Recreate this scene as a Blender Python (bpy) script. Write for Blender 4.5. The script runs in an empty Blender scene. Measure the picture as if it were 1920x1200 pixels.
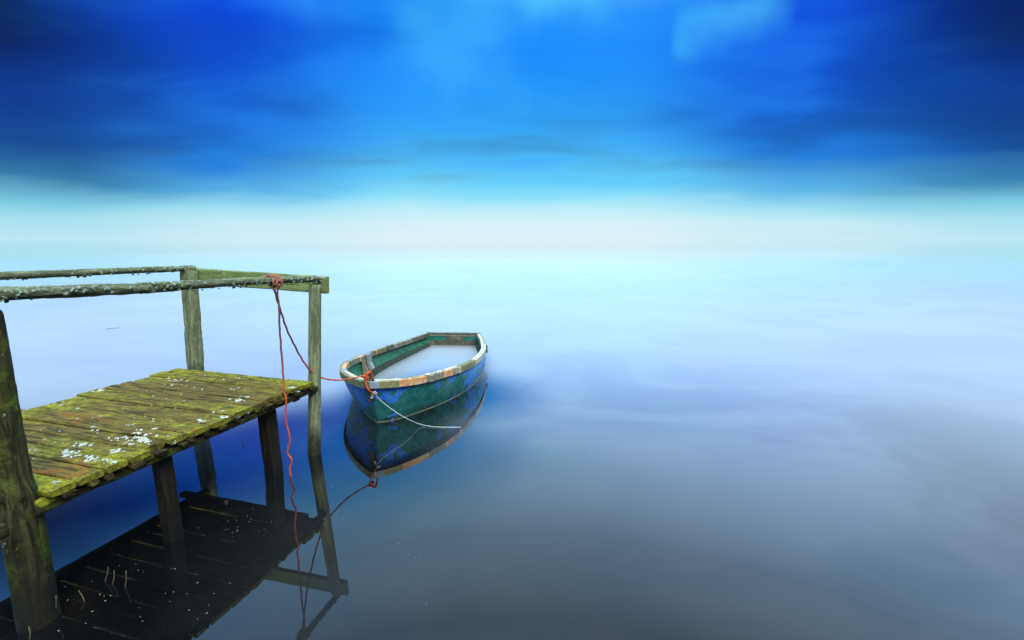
import bpy, math, random
from mathutils import Vector, Matrix, noise
R = math.radians
scene = bpy.context.scene
COL = scene.collection

# ------------------------------------------------------------------ camera
F_PX, PITCH, CAM_H = 905.51, R(9.612), 1.9          # focal length in pixels of the 1920 px wide photograph
cam = bpy.data.cameras.new('camera')
cam.sensor_width = 36.0
cam.lens = F_PX / 1920 * 36
cam.clip_start, cam.clip_end = 0.05, 20000
cam_o = bpy.data.objects.new('camera', cam)
cam_o.location = (0, 0, CAM_H)
cam_o.rotation_euler = (math.pi / 2 - PITCH, 0, 0)
COL.objects.link(cam_o)
scene.camera = cam_o

def srgb(r, g, b):
    f = lambda c: (c / 255 / 12.92) if c <= 10 else ((c / 255 + .055) / 1.055) ** 2.4
    return (f(r), f(g), f(b), 1)

# ------------------------------------------------------------------ node helper
class NT:
    def __init__(s, tree):
        s.t = tree; s.n = tree.nodes; s.l = tree.links
    def _set(s, sock, v):
        if v is None: return
        if isinstance(v, bpy.types.NodeSocket): s.l.new(v, sock)
        else: sock.default_value = v
    def math(s, op, a, b=None, c=None, clamp=False):
        n = s.n.new('ShaderNodeMath'); n.operation = op; n.use_clamp = clamp
        for i, v in enumerate((a, b, c)): s._set(n.inputs[i], v)
        return n.outputs[0]
    def vmath(s, op, a, b=None, scale=None):
        n = s.n.new('ShaderNodeVectorMath'); n.operation = op
        s._set(n.inputs[0], a)
        if b is not None: s._set(n.inputs[1], b)
        if scale is not None: s._set(n.inputs['Scale'], scale)
        return n.outputs['Value'] if op in ('DOT_PRODUCT', 'LENGTH', 'DISTANCE') else n.outputs[0]
    def sep(s, v):
        n = s.n.new('ShaderNodeSeparateXYZ'); s._set(n.inputs[0], v); return n.outputs
    def comb(s, x, y, z):
        n = s.n.new('ShaderNodeCombineXYZ')
        for i, v in enumerate((x, y, z)): s._set(n.inputs[i], v)
        return n.outputs[0]
    def noise(s, v, scale=5, detail=3, rough=.5, dist=0, out=0):
        n = s.n.new('ShaderNodeTexNoise')
        s._set(n.inputs['Vector'], v); s._set(n.inputs['Scale'], scale); s._set(n.inputs['Detail'], detail)
        s._set(n.inputs['Roughness'], rough); s._set(n.inputs['Distortion'], dist)
        return n.outputs[out]
    def voro(s, v, scale, feature='F1', out='Distance', rnd=1):
        n = s.n.new('ShaderNodeTexVoronoi'); n.feature = feature
        s._set(n.inputs['Vector'], v); s._set(n.inputs['Scale'], scale); s._set(n.inputs['Randomness'], rnd)
        return n.outputs[out]
    def mr(s, v, a, b, c=0., d=1., kind='SMOOTHSTEP'):
        n = s.n.new('ShaderNodeMapRange'); n.interpolation_type = kind; n.clamp = True
        for i, x in enumerate((v, a, b, c, d)): s._set(n.inputs[i], x)
        return n.outputs[0]
    def mix(s, f, a, b, mode='MIX'):
        n = s.n.new('ShaderNodeMix'); n.data_type = 'RGBA'; n.blend_type = mode
        s._set(n.inputs[0], f); s._set(n.inputs[6], a); s._set(n.inputs[7], b)
        return n.outputs[2]
    def ramp(s, f, stops, interp='LINEAR'):
        n = s.n.new('ShaderNodeValToRGB'); cr = n.color_ramp; cr.interpolation = interp
        while len(cr.elements) < len(stops): cr.elements.new(.5)
        for e, (p, c) in zip(cr.elements, stops): e.position = p; e.color = c
        s._set(n.inputs[0], f); return n.outputs[0]
    def bump(s, h, strength=.4, dist=.01, normal=None):
        n = s.n.new('ShaderNodeBump'); s._set(n.inputs['Strength'], strength); s._set(n.inputs['Distance'], dist)
        s._set(n.inputs['Height'], h)
        if normal is not None: s._set(n.inputs['Normal'], normal)
        return n.outputs[0]
    def attr(s, name):
        n = s.n.new('ShaderNodeAttribute'); n.attribute_type = 'OBJECT'; n.attribute_name = name
        return n.outputs['Fac']

# ------------------------------------------------------------------ world: blue storm cloud with a pale break low over the water
SUN_EL, SUN_ROT = R(48), R(150)                     # behind the camera, to its right, veiled by cloud
world = bpy.data.worlds.new('World'); scene.world = world; world.use_nodes = True
w = NT(world.node_tree); w.n.clear()
wout = w.n.new('ShaderNodeOutputWorld'); bg = w.n.new('ShaderNodeBackground')
w.l.new(bg.outputs[0], wout.inputs[0])
tc = w.n.new('ShaderNodeTexCoord')
D = w.vmath('NORMALIZE', tc.outputs['Generated'])
dx, dy, dz = w.sep(D)
el = w.math('MULTIPLY', w.math('ARCSINE', dz), 57.2958)
az = w.math('MULTIPLY', w.math('ARCTAN2', dx, dy), 57.2958)
zc = w.math('ADD', w.math('MAXIMUM', dz, 0.), .16)
plane = w.comb(w.math('DIVIDE', dx, zc), w.math('DIVIDE', dy, zc), 0.)
wind = w.vmath('MULTIPLY', plane, (.75, 1.25, 1))           # drawn out by the wind
n1 = w.noise(wind, .62, 3, .5, .35)                         # long banks of cloud
n2 = w.noise(w.vmath('ADD', wind, (7.3, 1.1, 4.2)), 1.7, 3, .48, .4)   # smaller wisps
n3 = w.noise(w.vmath('ADD', wind, (3.7, 9.1, .4)), .45, 3, .5, .3)
nn = w.math('ADD', w.math('MULTIPLY', w.math('SUBTRACT', n1, .5), 1.0), w.math('MULTIPLY', w.math('SUBTRACT', n2, .5), .5))
warp = w.math('MULTIPLY', w.math('MULTIPLY', nn, 6.5), w.mr(el, 1, 9))
elw = w.math('ADD', el, warp)
fac = w.math('DIVIDE', elw, 60)
def stops(L): return [(e / 60, srgb(*c)) for e, c in L]
mid = w.ramp(fac, stops([(0, (224, 244, 251)), (1.6, (216, 243, 251)), (3, (196, 240, 251)), (4.6, (142, 226, 252)), (6.5, (104, 209, 252)),
                         (9, (78, 190, 252)), (12, (54, 170, 252)), (16, (34, 154, 255)), (20, (22, 140, 255)), (23.5, (30, 148, 255)),
                         (27, (100, 190, 252)), (31, (146, 206, 248)), (46, (190, 218, 242)), (60, (204, 225, 241))]))
royal = w.ramp(fac, stops([(0, (208, 239, 249)), (1.6, (200, 238, 249)), (3, (160, 226, 246)), (4.8, (88, 180, 234)), (8, (32, 126, 220)),
                           (12, (15, 98, 216)), (16, (8, 82, 222)), (20, (6, 76, 230)), (23.5, (14, 92, 236)),
                           (27, (88, 170, 244)), (31, (132, 194, 242)), (46, (182, 215, 242)), (60, (201, 224, 242))]))
side = w.ramp(fac, stops([(0, (190, 232, 246)), (1.6, (168, 225, 241)), (3, (122, 202, 226)), (4.8, (50, 126, 172)), (7.5, (13, 72, 146)),
                          (11, (6, 52, 140)), (15, (2, 24, 84)), (20, (1, 9, 38)), (23.5, (5, 30, 90)),
                          (27, (56, 128, 206)), (31, (104, 172, 230)), (46, (164, 206, 240)), (60, (196, 222, 242))]))
azn = w.math('ADD', w.math('ABSOLUTE', w.math('SUBTRACT', az, 1.5)), w.math('MULTIPLY', w.math('SUBTRACT', n3, .5), 26))
skyc = w.mix(w.mr(azn, 29, 47), w.mix(w.mr(azn, 10, 30), mid, royal), side)
# wisps: lighter and darker drifts inside the bank
drift = w.mr(n2, .38, .70)
skyc = w.mix(w.math('MULTIPLY', w.math('MULTIPLY', w.math('MULTIPLY', drift, .30), w.mr(azn, 48, 30, .15, 1)), w.mr(el, 5, 11)), skyc, srgb(44, 150, 250))
gloom = w.math('MULTIPLY', w.math('MULTIPLY', w.mr(w.math('ADD', w.math('MULTIPLY', n2, .45), w.math('MULTIPLY', n1, .55)), .56, .33), .42), w.math('MULTIPLY', w.mr(el, 4, 9), w.mr(el, 30, 22)))
skyc = w.mix(gloom, skyc, srgb(4, 52, 138))
# small bright rents in the cloud high over the far shore
def rent(azd, eld, size, stretch):
    v = Vector((math.sin(R(azd)) * math.cos(R(eld)), math.cos(R(azd)) * math.cos(R(eld)), math.sin(R(eld))))
    q = w.vmath('SUBTRACT', D, tuple(v))
    q = w.vmath('ADD', q, w.vmath('SCALE', w.vmath('SUBTRACT', w.noise(D, 6, 2.5, .5, 0, 1), (.5, .5, .5)), scale=.24))
    q = w.vmath('MULTIPLY', q, (1 / stretch, 1, 1))
    return w.mr(w.vmath('LENGTH', q), size, 0.0)
for a_, e_, s_, st_, amt in ((4.5, 24.5, .085, 1.3, .9), (22.5, 20.6, .075, 1.1, .48), (-5.5, 20.5, .12, 1.3, .35), (-22, 23, .08, 1.4, .10)):
    skyc = w.mix(w.math('MULTIPLY', rent(a_, e_, s_, st_), amt), skyc, srgb(84, 208, 255))
# a clear-sky share shows through the veil
nish = w.n.new('ShaderNodeTexSky'); nish.sky_type = 'NISHITA'; nish.sun_disc = False
nish.sun_elevation, nish.sun_rotation = SUN_EL, SUN_ROT
nish_c = w.vmath('SCALE', nish.outputs[0], scale=.08)
skyc = w.mix(.02, skyc, nish_c)
gain = w.mr(el, 23, 58, 1.0, 3.9)                            # an overcast sky brightens towards the zenith
bg_c = w.vmath('SCALE', skyc, scale=gain)
w.l.new(bg_c, bg.inputs['Color']); bg.inputs['Strength'].default_value = 1.0

# ------------------------------------------------------------------ sun, veiled by cloud
sl = bpy.data.lights.new('sun', 'SUN'); sl.energy = 3.0; sl.angle = R(25); sl.color = (1, .95, .86)
so = bpy.data.objects.new('sun', sl); COL.objects.link(so)
sd = Vector((math.sin(SUN_ROT) * math.cos(SUN_EL), math.cos(SUN_ROT) * math.cos(SUN_EL), math.sin(SUN_EL)))
so.rotation_euler = sd.to_track_quat('Z', 'Y').to_euler(); so.location = sd * 50

scene.view_settings.view_transform = 'Standard'; scene.view_settings.look = 'None'
scene.view_settings.exposure = 0.0; scene.view_settings.gamma = 1.0
scene.view_settings.use_curve_mapping = False
scene.render.engine = 'CYCLES'
scene.cycles.max_bounces = 8; scene.cycles.glossy_bounces = 5; scene.cycles.diffuse_bounces = 3
scene.cycles.caustics_reflective = False; scene.cycles.caustics_refractive = False

# ------------------------------------------------------------------ places measured on the photograph
cP, sP = math.cos(PITCH), math.sin(PITCH)
def ray(x, y):
    a, b = (x - 960) / F_PX, (y - 600) / F_PX
    return Vector((a, cP - b * sP, -sP - b * cP))
def at_z(x, y, z=0.):
    d = ray(x, y); t = (z - CAM_H) / d.z
    return Vector((d.x * t, d.y * t, z))
def at_y(x, y, Y):
    d = ray(x, y); t = Y / d.y
    return Vector((d.x * t, Y, CAM_H + d.z * t))

# ------------------------------------------------------------------ mesh helpers
def new_obj(name, me, mat=None, parent=None, smooth=True):
    o = bpy.data.objects.new(name, me); COL.objects.link(o)
    if mat: me.materials.append(mat)
    if parent: o.parent = parent
    if smooth:
        for p in me.polygons: p.use_smooth = True
    return o
def mesh(verts, faces, name='m'):
    me = bpy.data.meshes.new(name); me.from_pydata([tuple(v) for v in verts], [], faces); me.validate(); me.update()
    return me
def tag(o, label, cat, group=None, kind=None):
    if label: o['label'] = label
    if cat: o['category'] = cat
    if group: o['group'] = group
    if kind: o['kind'] = kind
    return o
def empty(name, loc, rz=0):
    o = bpy.data.objects.new(name, None); o.location = loc; o.rotation_euler = (0, 0, rz)
    o.empty_display_size = .1; COL.objects.link(o); return o
def nz(v, s=0): return noise.noise(Vector(v) + Vector((s * 13.7, s * 7.1, s * 3.3)))
def axis_matrix(p0, p1, up=Vector((0, 0, 1))):
    x = (p1 - p0).normalized()
    if abs(x.dot(up)) > .98: up = Vector((0, 1, 0))
    y = up.cross(x).normalized(); z = x.cross(y)
    m = Matrix((x, y, z)).transposed().to_4x4(); m.translation = p0
    return m
def rings(ring_list, cap=True):
    v, f = [], []; n = len(ring_list[0])
    for r in ring_list: v += r
    for i in range(len(ring_list) - 1):
        for j in range(n):
            a, b = i * n + j, i * n + (j + 1) % n
            f.append((a, b, b + n, a + n))
    if cap:
        f.append(tuple(range(n - 1, -1, -1))); m = (len(ring_list) - 1) * n; f.append(tuple(range(m, m + n)))
    return v, f
def timber_mesh(L, W, T, seed, step=.03, rough=.004, ragged=.01, bev=.008, crown=0, wear=1.0):
    """sawn timber along local x (0..L), width in y, thickness in z (top at 0): worn arrises, uneven faces, ragged ends"""
    n = max(6, int(L / step)); out = []
    hw, t = W / 2, T
    prof = [(-hw + bev, 0), (-hw * .33, 0), (hw * .33, 0), (hw - bev, 0), (hw, -bev), (hw, -t + bev), (hw - bev, -t), (0, -t), (-hw + bev, -t), (-hw, -t + bev), (-hw, -bev)]
    for i in range(n + 1):
        x = L * i / n; r = []
        for j, (py, pz) in enumerate(prof):
            xx = x
            if i in (0, n): xx += ragged * nz((py * 30, pz * 20, seed), seed) * (1 if i == 0 else -1)
            e = rough * wear
            dyv = e * 1.6 * nz((xx * 6, py * 3 + pz * 9, seed * 2.1), seed) + e * nz((xx * 22, py * 9, seed), seed + 1)
            dzv = e * 1.2 * nz((xx * 5, py * 14, seed * 1.3), seed + 2) + e * .6 * nz((xx * 25, py * 30, pz * 20), seed + 3)
            r.append((xx, py + dyv, pz + dzv + crown * (1 - (py / hw) ** 2)))
        out.append(r)
    return mesh(*rings(out))
def timber(name, p0, p1, W, T, mat, parent, seed, up=Vector((0, 0, 1)), **kw):
    """p0-p1 is the centre of the top face, in the parent's space"""
    p0, p1 = Vector(p0), Vector(p1)
    o = new_obj(name, timber_mesh((p1 - p0).length, W, T, seed, **kw), mat, parent); o.data.set_sharp_from_angle(angle=R(38))
    o.matrix_local = axis_matrix(p0, p1, up); return o
def log_mesh(path, rad, seed, nseg=14, step=.03, amp=.08, fine=.04, dents=()):
    """round timber along local points; rad(t) radius; dents = (t, angle, size_t, size_a, depth)"""
    L = [0]
    for a, b in zip(path, path[1:]): L.append(L[-1] + (b - a).length)
    n = max(3, int(L[-1] / step)); out = []
    def P(s):
        for i in range(len(path) - 1):
            if s <= L[i + 1] or i == len(path) - 2:
                return path[i].lerp(path[i + 1], (s - L[i]) / max(1e-6, L[i + 1] - L[i]))
    for i in range(n + 1):
        t = i / n; c = P(t * L[-1]); r = rad(t); ring = []
        k = 1.0
        if i in (0, n): k = .93
        for j in range(nseg):
            a = 2 * math.pi * j / nseg; ca, sa = math.cos(a), math.sin(a)
            q = (t * L[-1] * 2.5, ca * 1.1, sa * 1.1)
            rr = r * k * (1 + amp * nz(q, seed) + fine * nz((t * L[-1] * 16, ca * 4, sa * 4), seed + 5))
            for (dt, da, st, sa_, dep) in dents:
                dd = ((t - dt) / st) ** 2 + (((a - da + math.pi) % (2 * math.pi) - math.pi) / sa_) ** 2
                rr -= dep * math.exp(-dd)
            ring.append((c.x, c.y + rr * ca, c.z + rr * sa))
        out.append(ring)
    return mesh(*rings(out))
def log(name, p0, p1, r0, r1, mat, parent, seed, bend=(), up=Vector((0, 0, 1)), radf=None, **kw):
    p0, p1 = Vector(p0), Vector(p1); L = (p1 - p0).length
    path = [Vector((0, 0, 0))] + [Vector((t * L, b, c)) for t, b, c in bend] + [Vector((L, 0, 0))]
    o = new_obj(name, log_mesh(path, radf or (lambda t: r0 + (r1 - r0) * t), seed, **kw), mat, parent)
    o.matrix_local = axis_matrix(p0, p1, up); return o
def spline(pts, n):
    """Catmull-Rom through pts, n samples evenly spaced along it"""
    pts = [Vector(p) for p in pts]; ext = [pts[0] * 2 - pts[1]] + pts + [pts[-1] * 2 - pts[-2]]; dense = []
    for i in range(1, len(ext) - 2):
        for s in range(24):
            t = s / 24; a, b, c, d = ext[i - 1:i + 3]
            dense.append(.5 * ((2 * b) + (c - a) * t + (2 * a - 5 * b + 4 * c - d) * t * t + (3 * b - a - 3 * c + d) * t ** 3))
    dense.append(pts[-1]); L = [0]
    for a, b in zip(dense, dense[1:]): L.append(L[-1] + (b - a).length)
    out = []; i = 0
    for kk in range(n):
        s = L[-1] * kk / (n - 1)
        while i < len(L) - 2 and L[i + 1] < s: i += 1
        out.append(dense[i].lerp(dense[i + 1], (s - L[i]) / max(1e-9, L[i + 1] - L[i])))
    return out
def rope_geo(pts, r, seed=0, kink=.0, nseg=6, lay=.016):
    """laid rope: three strands show as a twisting lobed section"""
    n = len(pts); up = Vector((.3, .2, 1)); out = []; dist = 0
    for i, p in enumerate(pts):
        t = (pts[min(i + 1, n - 1)] - pts[max(i - 1, 0)]).normalized()
        a = t.cross(up)
        if a.length < 1e-3: a = t.cross(Vector((0, 1, 0)))
        a.normalize(); b = t.cross(a)
        up = -b if b.dot(up) < 0 else b
        if i: dist += (p - pts[i - 1]).length
        off = Vector((nz(p * 9, seed), nz(p * 9, seed + 4), nz(p * 9, seed + 8))) * kink
        ring = []
        for j in range(nseg):
            an = 2 * math.pi * j / nseg
            rr = r * (1 + .18 * math.cos(3 * an + dist / lay))
            ring.append(tuple(p + off + a * math.cos(an) * rr + b * math.sin(an) * rr))
        out.append(ring)
    return rings(out)
def join_geo(gs):
    V, F = [], []
    for v, f in gs:
        o = len(V); V += v; F += [tuple(i + o for i in q) for q in f]
    return V, F
def flake(c, nrm, size, seed, h=.004, n=11):
    """one crust of lichen: lobed rim, raised middle"""
    nrm = nrm.normalized(); a = nrm.orthogonal().normalized(); b = nrm.cross(a); rnd = random.Random(seed)
    ph = rnd.random() * 6; st = rnd.uniform(.55, 1.5)
    V = [tuple(c + nrm * h)]; F = []
    for ring_, (rr, hh) in enumerate(((.62, h * .9), (1.0, -h * .3))):
        for j in range(n):
            an = 2 * math.pi * j / n + ph
            q = size * rr * (1 + .38 * math.sin(an * 3 + ph * 2) * rnd.random() + .30 * (rnd.random() - .5))
            V.append(tuple(c + a * math.cos(an) * q * st + b * math.sin(an) * q / st + nrm * (hh + h * .3 * (rnd.random() - .5))))
    for j in range(n):
        k_ = (j + 1) % n
        F.append((0, 1 + j, 1 + k_)); F.append((1 + j, 1 + n + j, 1 + n + k_, 1 + k_))
    return V, F

# ------------------------------------------------------------------ materials
def new_mat(name):
    m = bpy.data.materials.new(name); m.use_nodes = True
    t = NT(m.node_tree); bs = t.n['Principled BSDF']; return m, t, bs
def objco(t):
    tcn = t.n.new('ShaderNodeTexCoord'); oi = t.n.new('ShaderNodeObjectInfo')
    return t.vmath('ADD', tcn.outputs['Object'], t.comb(t.math('MULTIPLY', oi.outputs['Random'], 37.), t.math('MULTIPLY', oi.outputs['Random'], 11.), 0)), tcn.outputs['Object'], oi.outputs['Random']
def wood_mat(name, dark, base, rust, moss_d, moss_l, moss=.5, rusty=.3, lichen=.3, lscale=26, lcol=(.52, .58, .50, 1), wet_shade=(.30, .06), grain=1.0, use_attr=False, pale=None, scale=1.0, bumps=.5):
    m, t, bs = new_mat(name)
    v, raw, rnd = objco(t)
    lng = t.vmath('MULTIPLY', v, (1.4 * scale, 14 * scale, 14 * scale))
    g = t.noise(lng, 3, 6, .6, .8)
    big = t.noise(t.vmath('MULTIPLY', v, (1., 2.2, 2.2)), 2.6 * scale, 5, .6, .5)
    fine = t.noise(v, 60 * scale, 4, .6)
    med = t.noise(v, 15 * scale, 5, .62, .4)
    c = t.mix(t.mr(g, .36, .66), dark, base)
    rv = t.math('ADD', t.noise(t.vmath('MULTIPLY', t.vmath('ADD', v, (3, 5, 1)), (1., 3., 3.)), 2.4 * scale, 4, .55, .6), t.math('MULTIPLY', t.math('SUBTRACT', g, .5), .35))
    ra = t.math('SUBTRACT', t.attr('rust'), 0.0) if use_attr else rusty
    c = t.mix(t.mr(rv, t.math('SUBTRACT', .78, t.math('MULTIPLY', ra, .42)) if use_attr else .78 - rusty * .42, t.math('SUBTRACT', .90, t.math('MULTIPLY', ra, .42)) if use_attr else .90 - rusty * .42), c, rust)
    if pale is not None:
        pv = t.noise(t.vmath('MULTIPLY', t.vmath('ADD', v, (9, 2, 4)), (1.2, 6, 6)), 2.2 * scale, 4, .6, .5)
        c = t.mix(t.math('MULTIPLY', t.mr(pv, .60, .68), .8), c, pale)
    # moss: patches at several sizes, more of it where an object's own "moss" says so
    mv = t.math('ADD', t.math('ADD', t.math('MULTIPLY', big, .55), t.math('MULTIPLY', med, .35)), t.math('MULTIPLY', g, .18))
    if use_attr:
        ma = t.attr('moss'); lo = t.math('SUBTRACT', .86, t.math('MULTIPLY', ma, .56)); hi = t.math('ADD', lo, .26)
        # the ends of a plank hold water longest and are greenest
        mv = t.math('ADD', mv, t.math('ADD', t.mr(t.sep(raw)[0], .30, .0, 0, .10), t.mr(t.sep(raw)[0], 1.1, 1.5, 0, .10)))
    else:
        lo = .86 - moss * .56; hi = lo + .16
    mc = t.mix(t.mr(t.math('ADD', t.math('MULTIPLY', med, .6), t.math('MULTIPLY', fine, .4)), .36, .64), moss_d, moss_l)
    mm = t.mr(mv, lo, hi)
    c = t.mix(mm, c, mc)
    # lichen crusts
    warpv = t.vmath('ADD', v, t.vmath('SCALE', t.noise(v, 90, 2, .5, 0, 1), scale=.012))
    dv = t.voro(warpv, lscale, 'F1', 'Distance'); cellc = t.voro(warpv, lscale, 'F1', 'Color')
    cs = t.sep(cellc)
    clump = t.mr(t.noise(t.vmath('ADD', v, (1.7, 4.4, 8.2)), 4.5 * scale, 3, .6), .50, .66)
    size = t.math('MULTIPLY', t.math('POWER', cs[0], 2.5), .50)
    lm = t.mr(t.math('SUBTRACT', dv, size), .0, -.05)
    lm = t.math('MULTIPLY', lm, t.math('GREATER_THAN', t.math('ADD', t.math('MULTIPLY', clump, .5), t.math('MULTIPLY', cs[1], .5)), 1 - lichen))
    lc = t.mix(t.mr(fine, .35, .6), t.mix(t.mr(cs[2], .80, .82), lcol, (.36, .19, .03, 1)), (lcol[0] * .45, lcol[1] * .55, lcol[2] * .4, 1))
    c = t.mix(lm, c, lc)
    # fine grime
    c = t.mix(t.mr(fine, .30, .55, .34, 0), c, (.016, .018, .008, 1))
    rough = .85
    if wet_shade:
        geo = t.n.new('ShaderNodeNewGeometry'); z = t.sep(geo.outputs['Position'])[2]
        zz = t.math('ADD', z, t.math('MULTIPLY', t.math('SUBTRACT', med, .5), .25))
        wm = t.mr(zz, *wet_shade)
        c = t.mix(t.math('MULTIPLY', wm, .88), c, (.008, .008, .006, 1))
        rough = t.mr(wm, 0, 1, .85, .6)
    t._set(bs.inputs['Base Color'], c); t._set(bs.inputs['Roughness'], rough)
    t._set(bs.inputs['Specular IOR Level'], .15)
    h = t.math('ADD', t.math('ADD', t.math('MULTIPLY', g, .6 * grain), t.math('MULTIPLY', fine, .35)), t.math('ADD', t.math('MULTIPLY', mm, .12), t.math('MULTIPLY', lm, .35)))
    h = t.math('ADD', h, t.math('MULTIPLY', med, .22))
    t._set(bs.inputs['Normal'], t.bump(h, bumps, .012))
    return m

M = {}
MOSS_D, MOSS_L = (.098, .098, .008, 1), (.30, .288, .022, 1)
M['deck'] = wood_mat('mossy_plank_wood', (.050, .034, .010, 1), (.185, .135, .028, 1), (.23, .095, .018, 1), MOSS_D, MOSS_L, lichen=.26, lscale=26, lcol=(.60, .63, .52, 1), use_attr=True, bumps=.4)
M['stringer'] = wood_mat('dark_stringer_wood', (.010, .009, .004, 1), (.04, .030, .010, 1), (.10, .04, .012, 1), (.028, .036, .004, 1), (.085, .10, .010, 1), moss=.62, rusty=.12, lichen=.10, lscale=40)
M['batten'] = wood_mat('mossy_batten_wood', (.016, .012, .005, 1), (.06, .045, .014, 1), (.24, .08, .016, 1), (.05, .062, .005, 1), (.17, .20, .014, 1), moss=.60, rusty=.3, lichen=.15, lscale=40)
POST = dict(dark=(.11, .122, .065, 1), base=(.28, .30, .16, 1), rust=(.30, .18, .08, 1), moss_d=(.11, .15, .06, 1), moss_l=(.28, .34, .16, 1), moss=.60, rusty=.12, lichen=.22, lscale=52, lcol=(.46, .52, .42, 1), pale=(.52, .47, .36, 1))
M['post'] = wood_mat('algae_post_wood', **POST)
M['post_far'] = wood_mat('squared_post_wood', **dict(POST, wet_shade=(.80, .50), lichen=.4, lscale=60, pale=None))  # dark mask raised to deck height: under-deck shade painted into the post colour
M['post_dark'] = wood_mat('dark_post_wood', (.016, .014, .006, 1), (.075, .060, .024, 1), (.16, .085, .03, 1), (.034, .044, .006, 1), (.11, .135, .02, 1), moss=.62, rusty=.2, lichen=.34, lscale=60, wet_shade=(.55, .12), lcol=(.40, .45, .33, 1), pale=(.14, .10, .05, 1))
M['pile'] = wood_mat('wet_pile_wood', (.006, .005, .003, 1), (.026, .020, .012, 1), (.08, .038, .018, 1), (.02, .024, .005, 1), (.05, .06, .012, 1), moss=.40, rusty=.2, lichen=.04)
M['rail'] = wood_mat('lichened_rail_wood', (.075, .085, .045, 1), (.21, .23, .13, 1), (.18, .15, .04, 1), (.10, .125, .03, 1), (.26, .30, .10, 1), moss=.52, rusty=.1, lichen=.60, lscale=48, lcol=(.36, .44, .40, 1), wet_shade=False, bumps=.7)
M['beam'] = wood_mat('green_beam_wood', (.14, .18, .06, 1), (.29, .36, .13, 1), (.27, .25, .08, 1), (.17, .23, .06, 1), (.38, .47, .14, 1), moss=.55, rusty=.1, lichen=.06, lscale=50, wet_shade=False, grain=.6, bumps=.25)

def plain_mat(name, c1, c2, scale=20, rough=.8, bump=.3, stretch=(1, 1, 1), c3=None):
    m, t, bs = new_mat(name); v, raw, rnd = objco(t)
    v = t.vmath('MULTIPLY', v, stretch); n = t.noise(v, scale, 5, .62, .4)
    c = t.mix(t.mr(n, .34, .66), c1, c2)
    if c3 is not None: c = t.mix(t.mr(t.noise(t.vmath('ADD', v, (5, 2, 8)), scale * .5, 4, .6, .5), .54, .60), c, c3)
    t._set(bs.inputs['Base Color'], c); bs.inputs['Roughness'].default_value = rough
    bs.inputs['Specular IOR Level'].default_value = .3
    t._set(bs.inputs['Normal'], t.bump(n, bump, .01)); return m
M['lichen_white'] = plain_mat('white_lichen', (.66, .67, .58, 1), (.24, .26, .14, 1), 110, .95, .5, c3=(.48, .54, .46, 1))
M['lichen_grey'] = plain_mat('grey_green_lichen', (.30, .37, .31, 1), (.13, .17, .10, 1), 60, .95, .5, c3=(.20, .25, .12, 1))
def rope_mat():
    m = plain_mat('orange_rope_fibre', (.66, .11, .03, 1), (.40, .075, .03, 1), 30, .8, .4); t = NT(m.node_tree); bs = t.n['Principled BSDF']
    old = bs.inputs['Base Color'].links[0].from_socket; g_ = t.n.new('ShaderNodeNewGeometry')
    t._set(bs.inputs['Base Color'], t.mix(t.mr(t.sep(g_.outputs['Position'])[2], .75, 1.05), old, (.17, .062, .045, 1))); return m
M['rope'] = rope_mat()
M['rope_dull'] = plain_mat('weathered_rope_fibre', (.38, .13, .075, 1), (.22, .085, .06, 1), 30, .85, .4)
M['cord'] = plain_mat('white_cord_fibre', (.56, .62, .60, 1), (.38, .44, .42, 1), 40, .7, .2)
M['reed'] = plain_mat('dry_reed', (.17, .14, .08, 1), (.08, .065, .035, 1), 40, .8, .2)
M['twig'] = plain_mat('wet_twig', (.02, .016, .01, 1), (.05, .04, .02, 1), 40, .6, .2)

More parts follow.
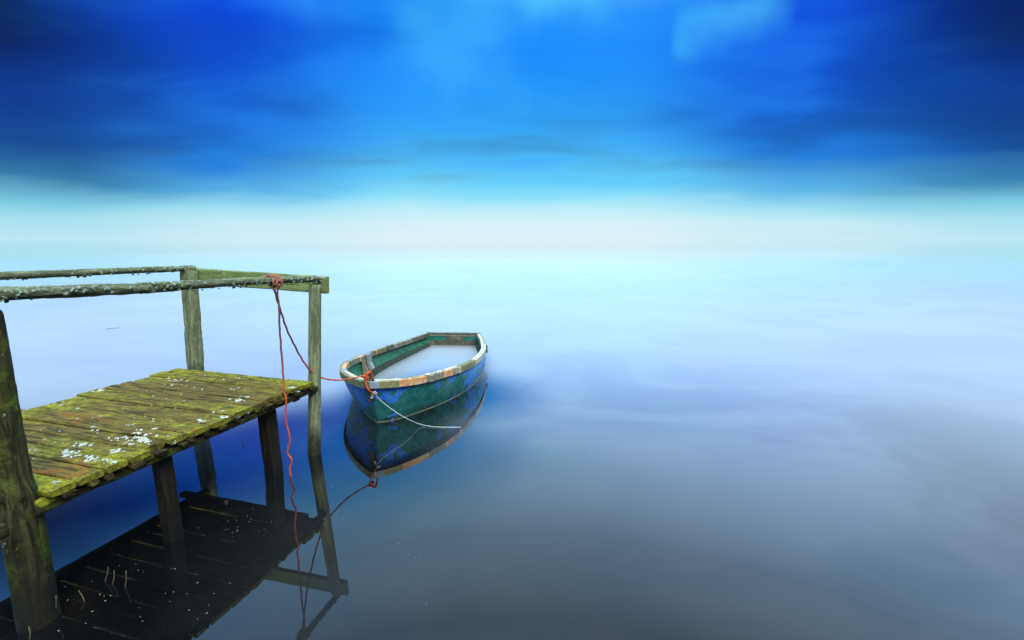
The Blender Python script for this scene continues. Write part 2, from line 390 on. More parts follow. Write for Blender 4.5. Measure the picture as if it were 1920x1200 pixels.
# ------------------------------------------------------------------ water
JC = Vector((-1.7196, 3.9776, 0)); JYAW = R(73.594); DECK_Z = .689
JU = Vector((math.cos(JYAW), math.sin(JYAW), 0)); JV = Vector((-math.sin(JYAW), math.cos(JYAW), 0))
def water_mat():
    m, t, bs = new_mat('still_lake_water')
    geo = t.n.new('ShaderNodeNewGeometry'); P = geo.outputs['Position']
    # the lee of jetty and boat lies dead calm; beyond it a breath of wind frosts the surface with fine ripples,
    # and the far water under the mist is still again
    def seg_dist(a, b):
        ab = b - a; L2 = ab.dot(ab)
        pa = t.vmath('SUBTRACT', P, tuple(a))
        s_ = t.math('DIVIDE', t.vmath('DOT_PRODUCT', pa, tuple(ab)), L2, clamp=True)
        return t.vmath('LENGTH', t.vmath('SUBTRACT', pa, t.vmath('SCALE', tuple(ab), scale=s_)))
    d1 = seg_dist(Vector((-3.1, 1.2, 0)), Vector((-1.75, 4.0, 0)))
    d2 = seg_dist(Vector((-1.35, 3.7, 0)), Vector((-1.25, 5.0, 0)))
    d3 = seg_dist(Vector((-1.25, 5.0, 0)), Vector((-.80, 5.7, 0)))
    d = t.math('SUBTRACT', d1, .95); db = t.math('MINIMUM', t.math('SUBTRACT', d2, .35), t.math('SUBTRACT', d3, .30))
    wob = t.noise(t.vmath('MULTIPLY', P, (.5, .5, 1)), 1, 3, .5)
    wob = t.math('MULTIPLY', t.math('SUBTRACT', wob, .5), .5)
    calm = t.math('MAXIMUM', t.mr(t.math('ADD', d, wob), 0, 1.3, .91, 0), t.mr(t.math('ADD', db, wob), 0, 1.2, .985, 0))
    cat = t.noise(t.vmath('ADD', t.vmath('MULTIPLY', P, (.34, .42, 1)), (4.1, 2.2, 0)), 1, 4, .55, .7)      # cat's paws
    dist = t.vmath('LENGTH', P)
    band = t.noise(t.vmath('MULTIPLY', P, (.04, .13, 1)), 1, 4, .6, .5)
    far = t.mr(t.math('ADD', t.math('LOGARITHM', dist, 10.), t.math('MULTIPLY', t.math('SUBTRACT', band, .5), .25)), 1.05, 2.05, .82, 0)
    rip = t.math('MULTIPLY', t.math('MULTIPLY', t.math('SUBTRACT', 1, calm), far), t.math('MULTIPLY', t.mr(band, .3, .7, .88, 1.0), t.math('ADD', 1, t.math('MULTIPLY', t.mr(cat, .60, .38), t.mr(dist, 4.0, 9.0, -.30, -.06)))))
    nv = t.vmath('DOT_PRODUCT', geo.outputs['Incoming'], geo.outputs['Normal'])
    refl = t.ramp(nv, [(0, (1, 1, 1, 1)), (.05, (.95,) * 3 + (1,)), (.10, (.85,) * 3 + (1,)), (.20, (.73,) * 3 + (1,)), (.28, (.59,) * 3 + (1,)), (.36, (.42,) * 3 + (1,)), (.44, (.27,) * 3 + (1,)), (.55, (.115,) * 3 + (1,)), (.66, (.042,) * 3 + (1,)), (1, (.04,) * 3 + (1,))])
    def gl(rough):
        g = t.n.new('ShaderNodeBsdfGlossy'); g.distribution = 'MULTI_GGX' if rough > 0 else 'GGX'
        g.inputs['Roughness'].default_value = rough; g.inputs['Color'].default_value = (1, 1, 1, 1)
        return g.outputs[0]
    mx = t.n.new('ShaderNodeMixShader'); t._set(mx.inputs[0], rip)
    t.l.new(gl(0.0), mx.inputs[1]); t.l.new(gl(WATER_ROUGH), mx.inputs[2])
    bed = t.noise(P, 1.3, 5, .65, .6)
    body = t.mix(t.mr(bed, .38, .68), (.0006, .0012, .0018, 1), (.006, .0052, .0038, 1))
    df = t.n.new('ShaderNodeBsdfDiffuse'); t._set(df.inputs['Color'], body)
    m2 = t.n.new('ShaderNodeMixShader'); t._set(m2.inputs[0], refl)
    t.l.new(df.outputs[0], m2.inputs[1]); t.l.new(mx.outputs[0], m2.inputs[2])
    t.l.new(m2.outputs[0], t.n['Material Output'].inputs[0]); t.n.remove(bs)
    return m
WATER_ROUGH = .53
S = 6000
wm = mesh([(-S, -S, 0), (S, -S, 0), (S, S, 0), (-S, S, 0)], [(0, 1, 2, 3)])
wo = new_obj('water', wm, water_mat(), smooth=False)
tag(wo, 'still misty lake water reflecting the blue sky', 'water', kind='structure')

# ------------------------------------------------------------------ jetty
jetty = empty('wooden_jetty', JC, JYAW)
tag(jetty, 'old mossy wooden jetty with lichen covered handrails, standing in the water on posts', 'jetty')
DW = 1.515                                          # deck width; local x runs out along the jetty, y across it, away from the camera side
edges = [-1.892, -1.764, -1.633, -1.515, -1.39, -1.26, -1.147, -.982, -.81, -.631, -.502, -.403, -.231, -.085, .03]
#        moss rust  near-end overhang  height
spec = [(.92, .0, .000, .000), (.60, .62, .004, -.004), (.72, .35, .0, .0), (.70, .40, .0, -.002), (.62, .35, .055, -.004), (.60, .58, .010, .003), (.66, .5, .004, .0),
        (.62, .35, .0, -.003), (.66, .2, .004, .002), (.38, .10, .015, -.002), (.36, .05, .03, .002), (.60, .2, .035, -.003), (.72, .3, .01, .002), (.86, .25, .0, .0)]
rnd = random.Random(4)
for i, (mo, ru, ov, dzz) in enumerate(spec):
    a, b = edges[i], edges[i + 1]; c = (a + b) / 2; wd = b - a - .009 - rnd.random() * .005
    far = DW + rnd.uniform(-.03, .035)
    p = timber('plank', (c, ov - .012, DECK_Z + dzz), (c + rnd.uniform(-.004, .004), far, DECK_Z + dzz + rnd.uniform(-.003, .003)), wd, .034, M['deck'], jetty, i + 1, rough=.0036, ragged=.010, bev=.006, step=.025)
    p['moss'] = mo; p['rust'] = ru
# lower bearer strip seen under the first plank
p = timber('plank', (-1.87, .02, DECK_Z - .042), (-1.87, 1.45, DECK_Z - .042), .10, .03, M['deck'], jetty, 31, rough=.004); p['moss'] = .8; p['rust'] = .2
# stringers under both sides and one across the outer end
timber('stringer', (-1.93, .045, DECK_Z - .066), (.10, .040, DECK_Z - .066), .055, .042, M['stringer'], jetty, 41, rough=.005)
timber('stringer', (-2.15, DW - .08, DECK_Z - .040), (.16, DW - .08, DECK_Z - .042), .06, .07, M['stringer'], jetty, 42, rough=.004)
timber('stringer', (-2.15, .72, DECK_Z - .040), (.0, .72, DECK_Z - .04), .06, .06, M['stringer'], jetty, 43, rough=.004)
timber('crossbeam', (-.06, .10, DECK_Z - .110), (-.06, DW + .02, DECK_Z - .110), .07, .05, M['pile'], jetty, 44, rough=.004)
# stubs of an older deck poking out between planks and stringer
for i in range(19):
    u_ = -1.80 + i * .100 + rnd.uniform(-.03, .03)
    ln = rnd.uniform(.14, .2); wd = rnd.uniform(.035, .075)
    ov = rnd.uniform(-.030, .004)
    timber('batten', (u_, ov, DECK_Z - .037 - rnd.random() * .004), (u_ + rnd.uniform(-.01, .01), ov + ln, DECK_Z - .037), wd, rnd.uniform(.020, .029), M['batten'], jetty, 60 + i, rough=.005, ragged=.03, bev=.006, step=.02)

def local(Pw): return Vector(((Pw - JC).dot(JU), (Pw - JC).dot(JV), Pw.z))
# handrail posts
TOPN = Vector((.215, .06, 1.50))
base = local(at_z(589.5, 850))
log('post', base + (base - TOPN) * .22, TOPN, .056, .051, M['post'], jetty, 3, nseg=18, amp=.05, fine=.025, up=Vector((1, 0, 0)))
# far post, roughly squared
fb = Vector((.135, 1.47, 0)); ft = Vector((.205, 1.455, 1.605))
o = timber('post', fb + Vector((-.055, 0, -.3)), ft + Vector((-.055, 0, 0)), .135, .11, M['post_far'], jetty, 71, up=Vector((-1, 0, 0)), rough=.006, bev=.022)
# thick near log at the shore end
lp = local(Vector((-2.385, 2.15, 0)))
def lrad(t):
    z = -.3 + t * 1.875
    return .083 - .016 * max(0, min(1, (z - .62) / .14)) - .004 * t
log('post', (lp.x, lp.y, -.3), (lp.x, lp.y, 1.575), 0, 0, M['post_dark'], jetty, 9, radf=lrad, nseg=28, step=.02, amp=.07, fine=.05, up=Vector((1, 0, 0)),
    dents=((.513, 5.98, .009, .13, .040), (.508, 4.95, .013, .22, .045), (.496, 6.0, .007, .09, .022), (.535, 6.5, .02, .3, -.008)))
# piles under the deck
pa = local(at_z(515, 887))
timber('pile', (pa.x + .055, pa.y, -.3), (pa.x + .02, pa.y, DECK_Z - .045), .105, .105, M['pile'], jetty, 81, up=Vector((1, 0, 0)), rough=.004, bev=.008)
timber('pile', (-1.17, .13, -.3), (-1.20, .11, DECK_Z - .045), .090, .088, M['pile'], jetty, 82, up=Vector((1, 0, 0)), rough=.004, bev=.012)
# plank across the outer end, on edge, outside the posts
b0, b1 = Vector((.285, -.02, 1.568)), Vector((.275, 1.50, 1.618))
timber('end_beam', b0, b1, .046, .150, M['beam'], jetty, 91, rough=.003, bev=.008)
# handrails: thin round poles
RN0, RN1 = Vector((-2.45, .07, 1.672)), Vector((.262, .055, 1.545))
nr = log('handrail', RN0, RN1, .033, .026, M['rail'], jetty, 14, bend=((.2, .0, .006), (.45, .012, -.004), (.7, -.010, .012), (.85, .0, .010)), nseg=16, step=.012, amp=.14, fine=.14)
RF0, RF1 = Vector((-2.6, 1.44, 1.675)), Vector((.262, 1.455, 1.615))
fr = log('handrail', RF0, RF1, .032, .025, M['rail'], jetty, 15, bend=((.25, .01, .004), (.55, -.010, .006), (.8, .006, .004)), nseg=14, step=.014, amp=.14, fine=.12)
def crust(rail, L, r, n, seed):
    rg = random.Random(seed); G = []
    for i in range(n):
        x = rg.uniform(0, L)
        if nz((x * 2.2, seed, 0)) < -.12 and rg.random() < .7: continue
        an = rg.gauss(math.pi / 2, 1.3); nrm = Vector((rg.uniform(-.3, .3), math.cos(an), math.sin(an)))
        c = Vector((x, math.cos(an) * r * 1.02, math.sin(an) * r * 1.02))
        G.append(flake(c, nrm, rg.uniform(.004, .012), seed * 1000 + i, h=rg.uniform(.003, .008), n=7))
    o = new_obj('lichen', mesh(*join_geo(G)), M['lichen_grey'], rail); o['kind'] = 'stuff'
crust(nr, (RN1 - RN0).length, .030, 700, 21); crust(fr, (RF1 - RF0).length, .028, 450, 22)
# a stub of rail sticking in at the shore end, and its bark
log('rail_stub', (-2.9, -.05, .60), (-2.075, -.035, .612), .036, .034, M['batten'], jetty, 18, nseg=14, amp=.1, fine=.1)
# white lichen crusts on the deck, where they grow in the photograph
G = []
for cx_, cy_, sx, sy, n, s in ((262, 822, 36, 10, 34, .022), (225, 822, 14, 5, 8, .018), (150, 834, 20, 5, 12, .022), (128, 850, 18, 8, 14, .022), (172, 860, 20, 6, 10, .020),
                               (305, 833, 14, 5, 7, .020), (218, 846, 14, 4, 6, .022), (205, 868, 12, 4, 6, .018), (114, 757, 12, 3, 4, .030), (182, 733, 18, 4, 10, .030),
                               (452, 748, 16, 6, 14, .020), (413, 771, 6, 2, 2, .030), (428, 781, 8, 3, 3, .034), (370, 790, 12, 3, 6, .024), (548, 730, 12, 5, 12, .022),
                               (104, 906, 8, 3, 3, .016), (180, 805, 10, 4, 6, .018), (95, 702, 10, 4, 0, .02), (480, 708, 40, 6, 12, .012), (380, 702, 40, 8, 12, .016), (330, 716, 30, 8, 12, .016),
                               (300, 740, 60, 14, 18, .012), (240, 780, 80, 20, 26, .010), (100, 820, 40, 20, 18, .010), (290, 790, 60, 10, 10, .012), (60, 850, 16, 10, 6, .012), (400, 740, 80, 16, 24, .011)):
    for i in range(int(n * (1.5 if sx < 40 else .35))):
        x = rnd.gauss(cx_, sx * .5); y = rnd.gauss(cy_, sy * .55)
        q = local(at_z(x, y, DECK_Z)); 
        if not (.0 < q.y < DW - .03 and -1.87 < q.x < .0): continue
        bi = max(j for j in range(len(spec)) if edges[j] <= q.x); zz = DECK_Z + spec[bi][3]
        if q.y < spec[bi][2]: continue
        if min(abs(q.x - e) for e in edges) < s * .5: continue
        G.append(flake(Vector((q.x, q.y, zz + .003)), Vector((rnd.uniform(-.05, .05), rnd.uniform(-.05, .05), 1)), s * rnd.uniform(.16, .62), i * 77 + cx_, h=.004, n=12))
o = new_obj('lichen', mesh(*join_geo(G)), M['lichen_white'], jetty); o['kind'] = 'stuff'

# ------------------------------------------------------------------ boat
GL = [(-1.403, 4.588, .505), (-1.484, 4.636, .498), (-1.590, 4.752, .484), (-1.765, 4.985, .457), (-1.908, 5.24, .436), (-2.011, 5.574, .403), (-2.05, 5.817, .378), (-2.046, 6.109, .352), (-2.014, 6.581, .316), (-1.918, 7.067, .282), (-1.741, 7.714, .249), (-1.511, 8.554, .207)]
GR = [(-1.403, 4.588, .505), (-1.279, 4.648, .488), (-1.139, 4.735, .472), (-.955, 4.91, .454), (-.768, 5.178, .435), (-.624, 5.472, .411), (-.502, 5.888, .373), (-.430, 6.31, .343), (-.407, 6.921, .291), (-.467, 7.66, .252), (-.583, 8.488, .211)]
WL = [(-1.406, 4.80, 0), (-1.53, 4.96, 0), (-1.66, 5.15, 0), (-1.79, 5.36, 0), (-1.905, 5.58, 0), (-1.97, 5.81, 0), (-1.99, 6.11, 0), (-1.975, 6.58, 0), (-1.89, 7.07, 0), (-1.72, 7.71, 0), (-1.495, 8.50, 0)]
WR = [(-1.406, 4.80, 0), (-1.30, 4.835, 0), (-1.19, 4.92, 0), (-1.03, 5.10, 0), (-.83, 5.37, 0), (-.67, 5.66, 0), (-.535, 6.03, 0), (-.455, 6.44, 0), (-.425, 6.95, 0), (-.48, 7.67, 0), (-.60, 8.44, 0)]
NS = 181
BO = Vector((-1.2, 6.5, 0))
def sub(L): return [Vector(p) - BO for p in L]
gl, gr, wl, wr = (spline(sub(L), NS) for L in (GL, GR, WL, WR))
boat = empty('rowing_boat', BO)
tag(boat, 'old swamped rowing boat with peeling blue and green paint, moored beside the jetty', 'boat')
def out_dir(G, i, side):
    t = G[min(i + 1, NS - 1)] - G[max(i - 1, 0)]; t.z = 0; t.normalize()
    n_ = Vector((t.y, -t.x, 0)); return n_ if side > 0 else -n_
gro = [out_dir(gr, i, 1) for i in range(NS)]; glo = [out_dir(gl, i, -1) for i in range(NS)]
# the two sides meet in the stem
fwd = Vector((0, -1, 0))
for k_ in range(9):
    f_ = (9 - k_) / 9
    gro[k_] = gro[k_].lerp(fwd, f_ * .5).normalized(); glo[k_] = glo[k_].lerp(fwd, f_ * .5).normalized()
def section(G, W, O, i, off, kk):
    """point on the hull side at station i; kk 0 gunwale .. 1 waterline .. beyond below the water; off = inward offset"""
    g, w_ = G[i], W[i]; fade = min(1, i / 12)
    if kk <= 1: p = g.lerp(w_, kk) + O[i] * (.022 * math.sin(math.pi * kk)) * fade
    else: p = w_ + Vector((0, 0, -.22 * (kk - 1))) - O[i] * (.16 * (kk - 1))
    return p - O[i] * off
KO = [0, .06, .14, .24, .34, .45, .56, .67, .78, .89, 1.0, 1.25, 1.6, 2.0]
def shell(off, i0=0, ks=KO, flip=False, zoff=0):
    V, F = [], []; nk = len(ks); cols = []
    for i in range(NS - 1, i0 - 1, -1): cols.append([section(gl, wl, glo, i, off, k_) for k_ in ks])
    for i in range(i0 + (1 if i0 == 0 else 0), NS): cols.append([section(gr, wr, gro, i, off, k_) for k_ in ks])
    for c in cols:
        for p in c:
            q = p + Vector((0, 0, zoff)); V.append((q.x + .0025 * nz(q * 5, 2), q.y + .0025 * nz(q * 5, 3), q.z))
    for i in range(len(cols) - 1):
        for j in range(nk - 1):
            a = i * nk + j; F.append((a, a + nk, a + nk + 1, a + 1) if not flip else (a, a + 1, a + nk + 1, a + nk))
    return V, F
def hull_paint():
    m, t, bs = new_mat('peeling_hull_paint'); tcn = t.n.new('ShaderNodeTexCoord'); v = tcn.outputs['Object']
    x, y, z = t.sep(v)
    vv = t.vmath('MULTIPLY', v, (1, 1, 1.15))
    a = t.noise(vv, 6.5, 2, .45, .5); b = t.noise(vv, 19, 4, .55, .5); c = t.noise(vv, 70, 3, .6)
    # most blue is left under the gunwale, by the stem and along the quarter; it has flaked off the flare
    up = t.mr(z, .12, .46, -.08, .13); stem = t.mr(y, -1.45, -1.75, 0, .06); aft = t.mr(y, -1.0, -.55, 0, .20); flr = t.mr(x, -.28, -.38, 0, .10)
    s = t.math('ADD', t.math('ADD', t.math('MULTIPLY', a, .75), t.math('MULTIPLY', b, .32)), t.math('ADD', t.math('ADD', up, stem), t.math('ADD', aft, flr)))
    blue = t.mr(s, .612, .622)
    green = t.mix(t.mr(t.noise(vv, 11, 4, .6), .35, .65), (.016, .150, .142, 1), (.045, .28, .235, 1))
    slime = t.mix(t.mr(b, .4, .6), (.02, .05, .02, 1), (.06, .09, .02, 1))
    green = t.mix(t.math('MULTIPLY', t.mr(z, .13, .0), t.mr(a, .42, .6)), green, slime)
    bl = t.mix(t.mr(b, .35, .65), (.025, .20, .90, 1), (.08, .36, .95, 1))
    bl = t.mix(t.math('MULTIPLY', t.mr(y, -.9, -.3), t.mr(t.noise(t.vmath('MULTIPLY', v, (1, 1, 3)), 9, 3, .6), .40, .55)), bl, (.10, .36, .60, 1))
    col = t.mix(blue, green, bl)
    # scratches down to bare primer
    sc = t.noise(t.vmath('MULTIPLY', v, (1, 1, 1)), 34, 4, .7, 1.5)
    edge = t.math('MULTIPLY', t.mr(t.math('ABSOLUTE', t.math('SUBTRACT', s, .617)), .020, .0), t.mr(sc, .56, .62))
    patch = t.math('MULTIPLY', t.mr(t.vmath('DISTANCE', v, (.37, -1.15, .27)), .20, .06), t.mr(sc, .52, .56))
    col = t.mix(t.math('MULTIPLY', t.math('MAXIMUM', edge, patch), .8), col, (.42, .46, .28, 1))
    col = t.mix(t.mr(c, .34, .48, .22, 0), col, (.01, .03, .03, 1))
    t._set(bs.inputs['Base Color'], col)
    t._set(bs.inputs['Roughness'], t.mr(c, .3, .7, .38, .62)); bs.inputs['Specular IOR Level'].default_value = .4
    t._set(bs.inputs['Normal'], t.bump(t.math('ADD', t.math('MULTIPLY', blue, .5), t.math('MULTIPLY', c, .25)), .35, .006))
    return m
M['hull'] = hull_paint()
M['lining'] = plain_mat('green_lining_paint', (.022, .155, .085, 1), (.055, .24, .14, 1), 9, .6, .2, (1, 1, 2), c3=(.03, .12, .09, 1))
new_obj('hull', mesh(*shell(0)), M['hull'], boat)
new_obj('lining', mesh(*shell(.028, i0=4, flip=True)), M['lining'], boat)
def paint_wood(name, c1, c2, c3): return plain_mat(name, c1, c2, 22, .75, .45, (1, 1, 1), c3)
M['g_grey'] = paint_wood('grey_green_rubbing_wood', (.16, .17, .12, 1), (.27, .27, .17, 1), (.36, .34, .22, 1))
M['g_olive'] = paint_wood('olive_rubbing_wood', (.17, .17, .075, 1), (.30, .28, .12, 1), (.14, .17, .10, 1))
M['g_orange'] = paint_wood('bare_orange_rubbing_wood', (.56, .22, .07, 1), (.68, .36, .17, 1), (.62, .48, .30, 1))
M['g_cream'] = paint_wood('cream_rubbing_wood', (.50, .47, .34, 1), (.62, .58, .44, 1), (.30, .28, .19, 1))
M['g_dark'] = paint_wood('grey_rotten_wood', (.075, .075, .055, 1), (.16, .15, .10, 1), (.22, .20, .14, 1))
M['g_rot'] = paint_wood('black_green_rotten_wood', (.018, .030, .018, 1), (.05, .065, .035, 1), (.03, .07, .04, 1))
M['g_slate'] = paint_wood('slate_painted_metal', (.22, .27, .28, 1), (.30, .35, .36, 1), (.34, .33, .26, 1))
def band(name, G, O, i0, i1, y0, y1, z0, z1, mat, seed, jag=.003, parent=boat):
    """a length of timber along the gunwale: section from inward/outward offsets y0..y1 and heights z0..z1 relative to the gunwale"""
    rs = []
    for i in range(i0, i1 + 1):
        g, n_ = G[i], O[i]; r = []
        for (a, b) in ((y0, z0), (y1, z0), (y1, z1), ((y0 + y1) / 2, z1 + .002), (y0, z1)):
            p = g + n_ * a + Vector((0, 0, b))
            j = Vector((nz(p * 14, seed), nz(p * 14, seed + 1), nz(p * 14, seed + 2))) * jag
            r.append(tuple(p + j))
        rs.append(r)
    return new_obj(name, mesh(*rings(rs)), mat, parent, smooth=False)
def runs(G, O, cuts, seed):
    """rubbing strake and its cap, length by length"""
    for q, (a, b, mat) in enumerate(cuts):
        jz = ((q * 37) % 7 - 3) * .0012; jo = ((q * 53) % 5 - 2) * .0012
        band('rubbing_strake', G, O, a, b, -.002, .024 + jo, -.058 + jz, .010 + jz, M[mat], seed + q, .004)
runs(gr, gro, [(0, 4, 'g_slate'), (4, 12, 'g_olive'), (12, 26, 'g_orange'), (26, 27, 'g_dark'), (27, 37, 'g_grey'), (37, 44, 'g_orange'), (44, 50, 'g_grey'), (50, 52, 'g_cream'), (52, 72, 'g_olive'), (72, 90, 'g_cream'), (90, 132, 'g_cream'), (132, 179, 'g_grey')], 200)
runs(gl, glo, [(0, 10, 'g_olive'), (10, 26, 'g_olive'), (26, 50, 'g_olive'), (50, 80, 'g_grey'), (80, 120, 'g_grey'), (120, 179, 'g_grey')], 240)
def caps(G, O, cuts, seed):
    for q, (a, b, mat) in enumerate(cuts):
        band('gunwale', G, O, a, b, -.048, -.003, -.050, .013 + (q % 3) * .0015, M[mat], seed + q, .004)
caps(gr, gro, [(2, 14, 'g_cream'), (14, 27, 'g_grey'), (27, 50, 'g_cream'), (50, 72, 'g_olive'), (72, 100, 'g_cream'), (100, 176, 'g_cream')], 300)
caps(gl, glo, [(2, 16, 'g_cream'), (16, 30, 'g_cream'), (30, 40, 'g_slate'), (40, 58, 'g_orange'), (58, 62, 'g_olive'), (62, 76, 'g_grey'), (76, 84, 'g_orange'), (84, 94, 'g_slate'), (94, 100, 'g_olive'), (100, 102, 'g_orange'), (102, 114, 'g_olive'), (114, 124, 'g_dark'), (124, 150, 'g_grey'), (150, 176, 'g_dark')], 330)
# old rail along the inside near the water (rotten riser) and a foredeck knee
def riser(G, W, O, i0, i1, seed):
    rs = []
    for i in range(i0, i1 + 1):
        r = []
        for kk, off in ((.74, .03), (.74, .05), (1.05, .062), (1.05, .03)):
            p = section(G, W, O, i, off, kk); j = nz(p * 12, seed) * .012
            r.append((p.x, p.y, p.z + (j if off > .05 else 0)))
        rs.append(r)
    return new_obj('riser', mesh(*rings(rs)), M['g_rot'], boat, smooth=False)
riser(gl, wl, glo, 60, NS - 4, 5); riser(gr, wr, gro, 40, NS - 4, 6)
def knee(i, seed, wdt, mat):
    g = section(gl, wl, glo, i, .05, 0); n_ = -glo[i]; t = (gl[i + 2] - gl[i - 2]).normalized()
    V = []
    for s in (-wdt / 2, wdt / 2):
        for (a, b) in ((0, .012), (.03, .012), (.035, -.10), (.075, -.19), (.07, -.21), (0, -.22)):
            V.append(tuple(g + t * s + n_ * a + Vector((0, 0, b))))
    n = 6; F = [tuple(range(n)), tuple(range(2 * n - 1, n - 1, -1))] + [(j, j + n, (j + 1) % n + n, (j + 1) % n) for j in range(n)]
    return new_obj('knee', mesh(V, F), M[mat], boat, smooth=False)
knee(82, 1, .03, 'g_dark'); knee(88, 2, .11, 'g_slate'); knee(79, 3, .03, 'g_grey')
# transom
tl, tr = gl[-1].copy(), gr[-1].copy(); ta = (tr - tl); tL = ta.length; tx = ta.normalized(); ty = Vector((-tx.y, tx.x, 0))
tm = Matrix((tx, ty, Vector((0, 0, 1)))).transposed().to_4x4(); tm.translation = Vector((tl.x, tl.y, 0))
def tbox(name, x0, x1, y0, y1, z0, z1, mat, seed, parent=None, jag=.002):
    V = []; n = max(2, int((x1 - x0) / .06)); rs = []
    for i in range(n + 1):
        x = x0 + (x1 - x0) * i / n
        rs.append([(x, yy + jag * nz((x * 9, yy * 20, zz * 20), seed), zz + jag * nz((x * 9, zz * 30, yy), seed + 1)) for yy, zz in ((y0, z0), (y1, z0), (y1, z1), (y0, z1))])
    o = new_obj(name, mesh(*rings(rs)), M[mat], parent or boat, smooth=False)
    if parent is None: o.matrix_local = tm
    return o
zt = .215
tr_o = tbox('transom', -.01, tL + .01, .0, .03, -.25, zt - .01, 'g_dark', 1)
tbox('transom_cap', -.02, tL + .015, -.022, .040, zt - .012, zt + .008, 'g_dark', 2)
tbox('upper_cleat', -.005, tL + .003, -.016, -.001, zt - .055, zt - .013, 'g_grey', 3)
tbox('lower_cleat', -.005, tL + .003, -.022, -.001, -.02, .085, 'g_dark', 4)
tbox('centre_block', .32, .63, -.012, -.001, .086, zt - .056, 'g_dark', 5)
M['teal'] = plain_mat('teal_panel_paint', (.012, .16, .115, 1), (.03, .24, .17, 1), 14, .5, .2)
tbox('panel', .012, .318, -.007, -.001, .088, zt - .057, 'teal', 6); tbox('panel', .632, tL - .012, -.007, -.001, .088, zt - .057, 'teal', 7)
# oarlock blocks on the outside of the far quarter
for i, dz_ in ((112, -.01), (128, -.02)):
    band('oarlock_block', gr, gro, i, i + 4, .022, .050, -.035 + dz_, .012 + dz_, M['g_dark'], 380 + i)
# pale tube along the hull's waterline: painted glint of light in the meniscus
lines = []
for (W_, O_, n) in ((wr, gro, 128), (wl, glo, 60)):
    lines.append(rope_geo([W_[i] + O_[i] * .003 + Vector((0, 0, .004)) for i in range(0, n)], .0038, nseg=5, lay=9))
M['glint'] = plain_mat('painted_glint', (.40, .40, .30, 1), (.16, .18, .12, 1), 30, .8, .2)
new_obj('waterline_glint', mesh(*join_geo(lines)), M['glint'], boat)

# ------------------------------------------------------------------ mooring rope
def dense(pts, step=.008):
    L = sum((Vector(b) - Vector(a)).length for a, b in zip(pts, pts[1:])); return spline(pts, max(8, int(L / step)))
def rail_pt(px):
    """world point on the near handrail whose image is at column px"""
    best = None
    for i in range(400):
        t = i / 399; q = RN0.lerp(RN1, t); Pw = JC + JU * q.x + JV * q.y + Vector((0, 0, q.z))
        dep = Pw.y * cP + (CAM_H - Pw.z) * sP
        if dep < .3: continue
        x = 960 + F_PX * Pw.x / dep
        if best is None or abs(x - px) < best[0]: best = (abs(x - px), Pw)
    return best[1]
K = rail_pt(512)
rd = (JU * (RN1 - RN0).x + JV * (RN1 - RN0).y + Vector((0, 0, (RN1 - RN0).z))).normalized()
rn = Vector((0, 0, 1)); rs_ = rd.cross(rn).normalized(); rn = rs_.cross(rd)
rope = empty('mooring_rope', (0, 0, 0))
tag(rope, 'orange mooring rope tied round the near handrail and slung to the boat bow', 'rope')
def coil(off, turns, r, wob, seed, a0=0):
    pts = []; n = int(turns * 26)
    for i in range(n + 1):
        a = a0 + 2 * math.pi * turns * i / n
        pts.append(K + rd * (off + wob * (i / n - .5) + .006 * math.sin(a * 1.7 + seed)) + (rn * math.cos(a) + rs_ * math.sin(a)) * (r + .004 * math.sin(a * 3 + seed)))
    return rope_geo(pts, .0085, seed)
G = [coil(-.012, 1.3, .041, .075, 1), coil(.018, 1.2, .045, -.07, 2, 1.1), coil(.03, 1.1, .043, .03, 3, 2)]
kb = K - rn * .045 + rs_ * .03
pts = [kb + Vector((nz((i, 0, 0), 3), nz((0, i, 0), 4), nz((0, 0, i * .7), 5) * 1.3)) * .034 for i in [x * .37 for x in range(26)]]
G.append(rope_geo(spline(pts, 110), .0085, 4))
G.append(rope_geo(dense([K - rd * .11 + rn * .034, K - rd * .06 + rn * .043 + rs_ * .01, K - rd * .01 + rn * .046 + rs_ * .0, K + rd * .02 + rs_ * .05]), .009, 7))
new_obj('hitch', mesh(*join_geo(G)), M['rope_dull'], rope)
# the loose end hangs straight down past the deck edge into the water
Yh = (JC + JU * K.dot(JU)).y
foot = at_z(545, 893)
hp = [(520, 543), (523, 575), (524, 610), (527, 650), (530, 690), (532, 722), (532, 735), (536, 745), (536, 770), (537, 795), (544, 825), (539, 848), (547, 862), (543, 880), (545.5, 893)]
pts = []
for x, y in hp:
    t = min(1, max(0, (y - 543) / 350)); pts.append(at_y(x, y, kb.y + (foot.y - kb.y) * t ** .8))
pts.append(pts[-1] + Vector((.0, .01, -.12)))
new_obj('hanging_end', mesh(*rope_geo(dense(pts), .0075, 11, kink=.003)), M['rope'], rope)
# the line across to the bow
bow = Vector(GR[0])
bk = Vector((-1.405, 4.575, .52))
lp_ = [(514, 541), (519, 560), (527, 585), (538, 618), (550, 643), (563, 668), (578, 690), (594, 704), (614, 711), (640, 712.5), (662, 709), (684, 704)]
pts = []
for i, (x, y) in enumerate(lp_):
    t = (x - 514) / 170; pts.append(at_y(x, y, kb.y + (bk.y - kb.y) * t))
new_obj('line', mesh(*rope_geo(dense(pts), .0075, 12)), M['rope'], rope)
end = pts[-1]
G = []
kp = [end + (bk - end) * .4 + Vector((nz((i, 0, 0), 13) * .055, nz((0, i, 0), 14) * .03 - .015, nz((0, 0, i * .7), 15) * .05 + .01)) for i in [x * .41 for x in range(22)]]
G.append(rope_geo(spline(kp, 110), .011, 4))
G.append(rope_geo(dense([end, end + Vector((.03, -.02, .02)), end + Vector((.05, .02, .03)), bk + Vector((.02, .06, .01)), bk + Vector((.015, .09, -.03))]), .011, 5))
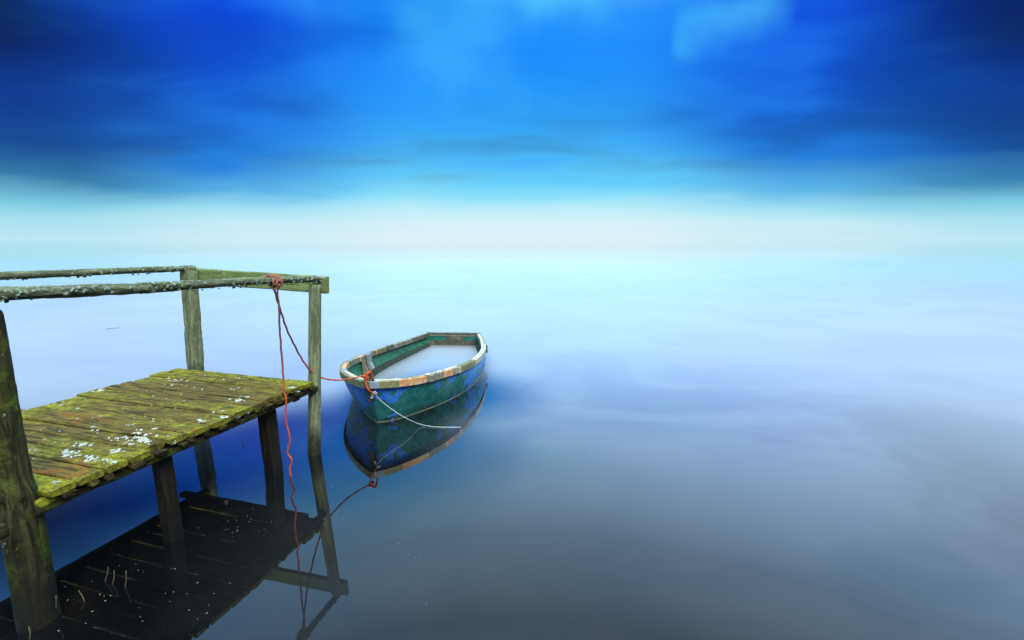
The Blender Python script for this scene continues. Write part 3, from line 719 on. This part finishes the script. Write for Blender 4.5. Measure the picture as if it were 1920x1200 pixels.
G.append(rope_geo(dense([end + Vector((.0, -.02, .0)), bk + Vector((-.02, -.03, -.03)), bk + Vector((.0, -.035, -.075)), bk + Vector((.03, .0, -.13))]), .010, 6))
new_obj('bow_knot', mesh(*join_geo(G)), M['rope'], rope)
tp = [at_y(x, y, 4.62 + i * .012) for i, (x, y) in enumerate(((690, 718), (697, 730), (696, 740), (694, 748), (693, 754)))]
new_obj('tail', mesh(*rope_geo(dense(tp), .011, 9, kink=.006)), M['rope'], rope)

# ------------------------------------------------------------------ thin white cord from the bow into the water
cord_end = at_z(812, 799.5)
cps = [at_y(688, 721, 4.63), at_y(697, 732, 4.63), at_y(715, 752, 4.62), at_y(740, 771, 4.60), at_y(765, 786, 4.62), at_z(788, 795.5, .018), at_z(812, 800, .006), at_z(838, 801, .003), at_z(864, 801, .001)]
G = [rope_geo(dense(cps), .0038, 21)]
for i, (x, y) in enumerate(((702, 736), (705, 737), (699, 742), (697, 746), (697, 727))):
    c = at_y(x, y, 4.60); G.append(rope_geo(spline([c + Vector((nz((j, i, 0), 3), nz((0, j, i), 4), nz((i, 0, j), 5))) * .022 for j in [q * .5 for q in range(8)]], 40), .0055, i))
o = new_obj('white_cord', mesh(*join_geo(G)), M['cord'])
tag(o, 'thin white cord trailing from the boat bow into the water', 'cord')

# ------------------------------------------------------------------ dead reeds and flotsam by the jetty
REED = ['tall upright dry reed stem to the right of the thick shore end post', 'bent leaning dry reed stem left of the reed clump in the dark water',
        'slanting dry reed stem, leftmost of the clump in the dark reflection', 'upright dry reed stem, middle one of the clump in the dark reflection',
        'upright dry reed stem, rightmost of the clump in the dark reflection', 'dry reed stem in front of the foot of the thick shore end post', 'faint dry reed stem close against the right side of the thick shore end post']
for i, (x, y, x2, y2) in enumerate(((102, 1160, 105, 1117), (158, 1127, 147, 1107), (197, 1090, 203, 1063), (211, 1096, 214, 1070), (235, 1102, 236, 1070), (56, 1198, 54, 1175), (86, 1150, 84, 1122))):
    a = at_z(x, y); b = at_y(x2, y2, a.y + .01); mid_ = (a + b) / 2 + Vector((.004, 0, 0))
    o = new_obj('reed_stem', mesh(*rope_geo(spline([a - Vector((0, 0, .05)), a, mid_, b], 10), .0028, i, nseg=5, lay=9)), M['reed'])
    tag(o, REED[i], 'reed', 'dead reed stems in the water below the jetty')
G = []
rg = random.Random(8)
for i in range(74):
    x, y = (rg.gauss(250, 110), rg.gauss(1110, 45)) if i < 45 else ((rg.gauss(450, 40), rg.gauss(985, 10)) if i < 65 else (rg.uniform(600, 800), rg.uniform(900, 1150)))
    if y > 1195: continue
    c = at_z(x, y, .002); a = rg.random() * 6; l = rg.uniform(.002, .006); q = Vector((math.cos(a), math.sin(a), 0)) * l; s_ = Vector((-q.y, q.x, 0)) * .35
    V = [tuple(c - q), tuple(c + s_), tuple(c + q), tuple(c - s_), tuple(c + Vector((0, 0, .002)))]
    G.append((V, [(0, 1, 4), (1, 2, 4), (2, 3, 4), (3, 0, 4), (3, 2, 1, 0)]))
M['fleck'] = plain_mat('pale_fleck', (.5, .5, .42, 1), (.3, .28, .2, 1), 30, .8, .1)
o = new_obj('floating_flecks', mesh(*join_geo(G)), M['fleck'], smooth=False)
tag(o, 'tiny pale flecks of flotsam scattered on the dark water', 'flotsam', kind='stuff')
for i, (path, lab) in enumerate((([(455, 826), (457, 832), (456, 837)], 'short hooked dark twig floating under the deck between the piles'),
                                 ([(421, 943), (425, 937), (424, 946), (428, 942)], 'small forked dark twig beside the middle of the deck reflection'),
                                 ([(72, 972), (75, 985), (77, 1000)], 'dark curved reed blade beside the thick shore end post'),
                                 ([(198, 617), (212, 615.5), (226, 614.5)], 'thin dark stick floating on open water beyond the deck'))):
    o = new_obj('floating_twig', mesh(*rope_geo(spline([at_z(x, y, .004) for x, y in path], 16), .004, i, nseg=5, lay=9)), M['twig'])
    tag(o, lab, 'twig', 'floating twigs around the jetty')
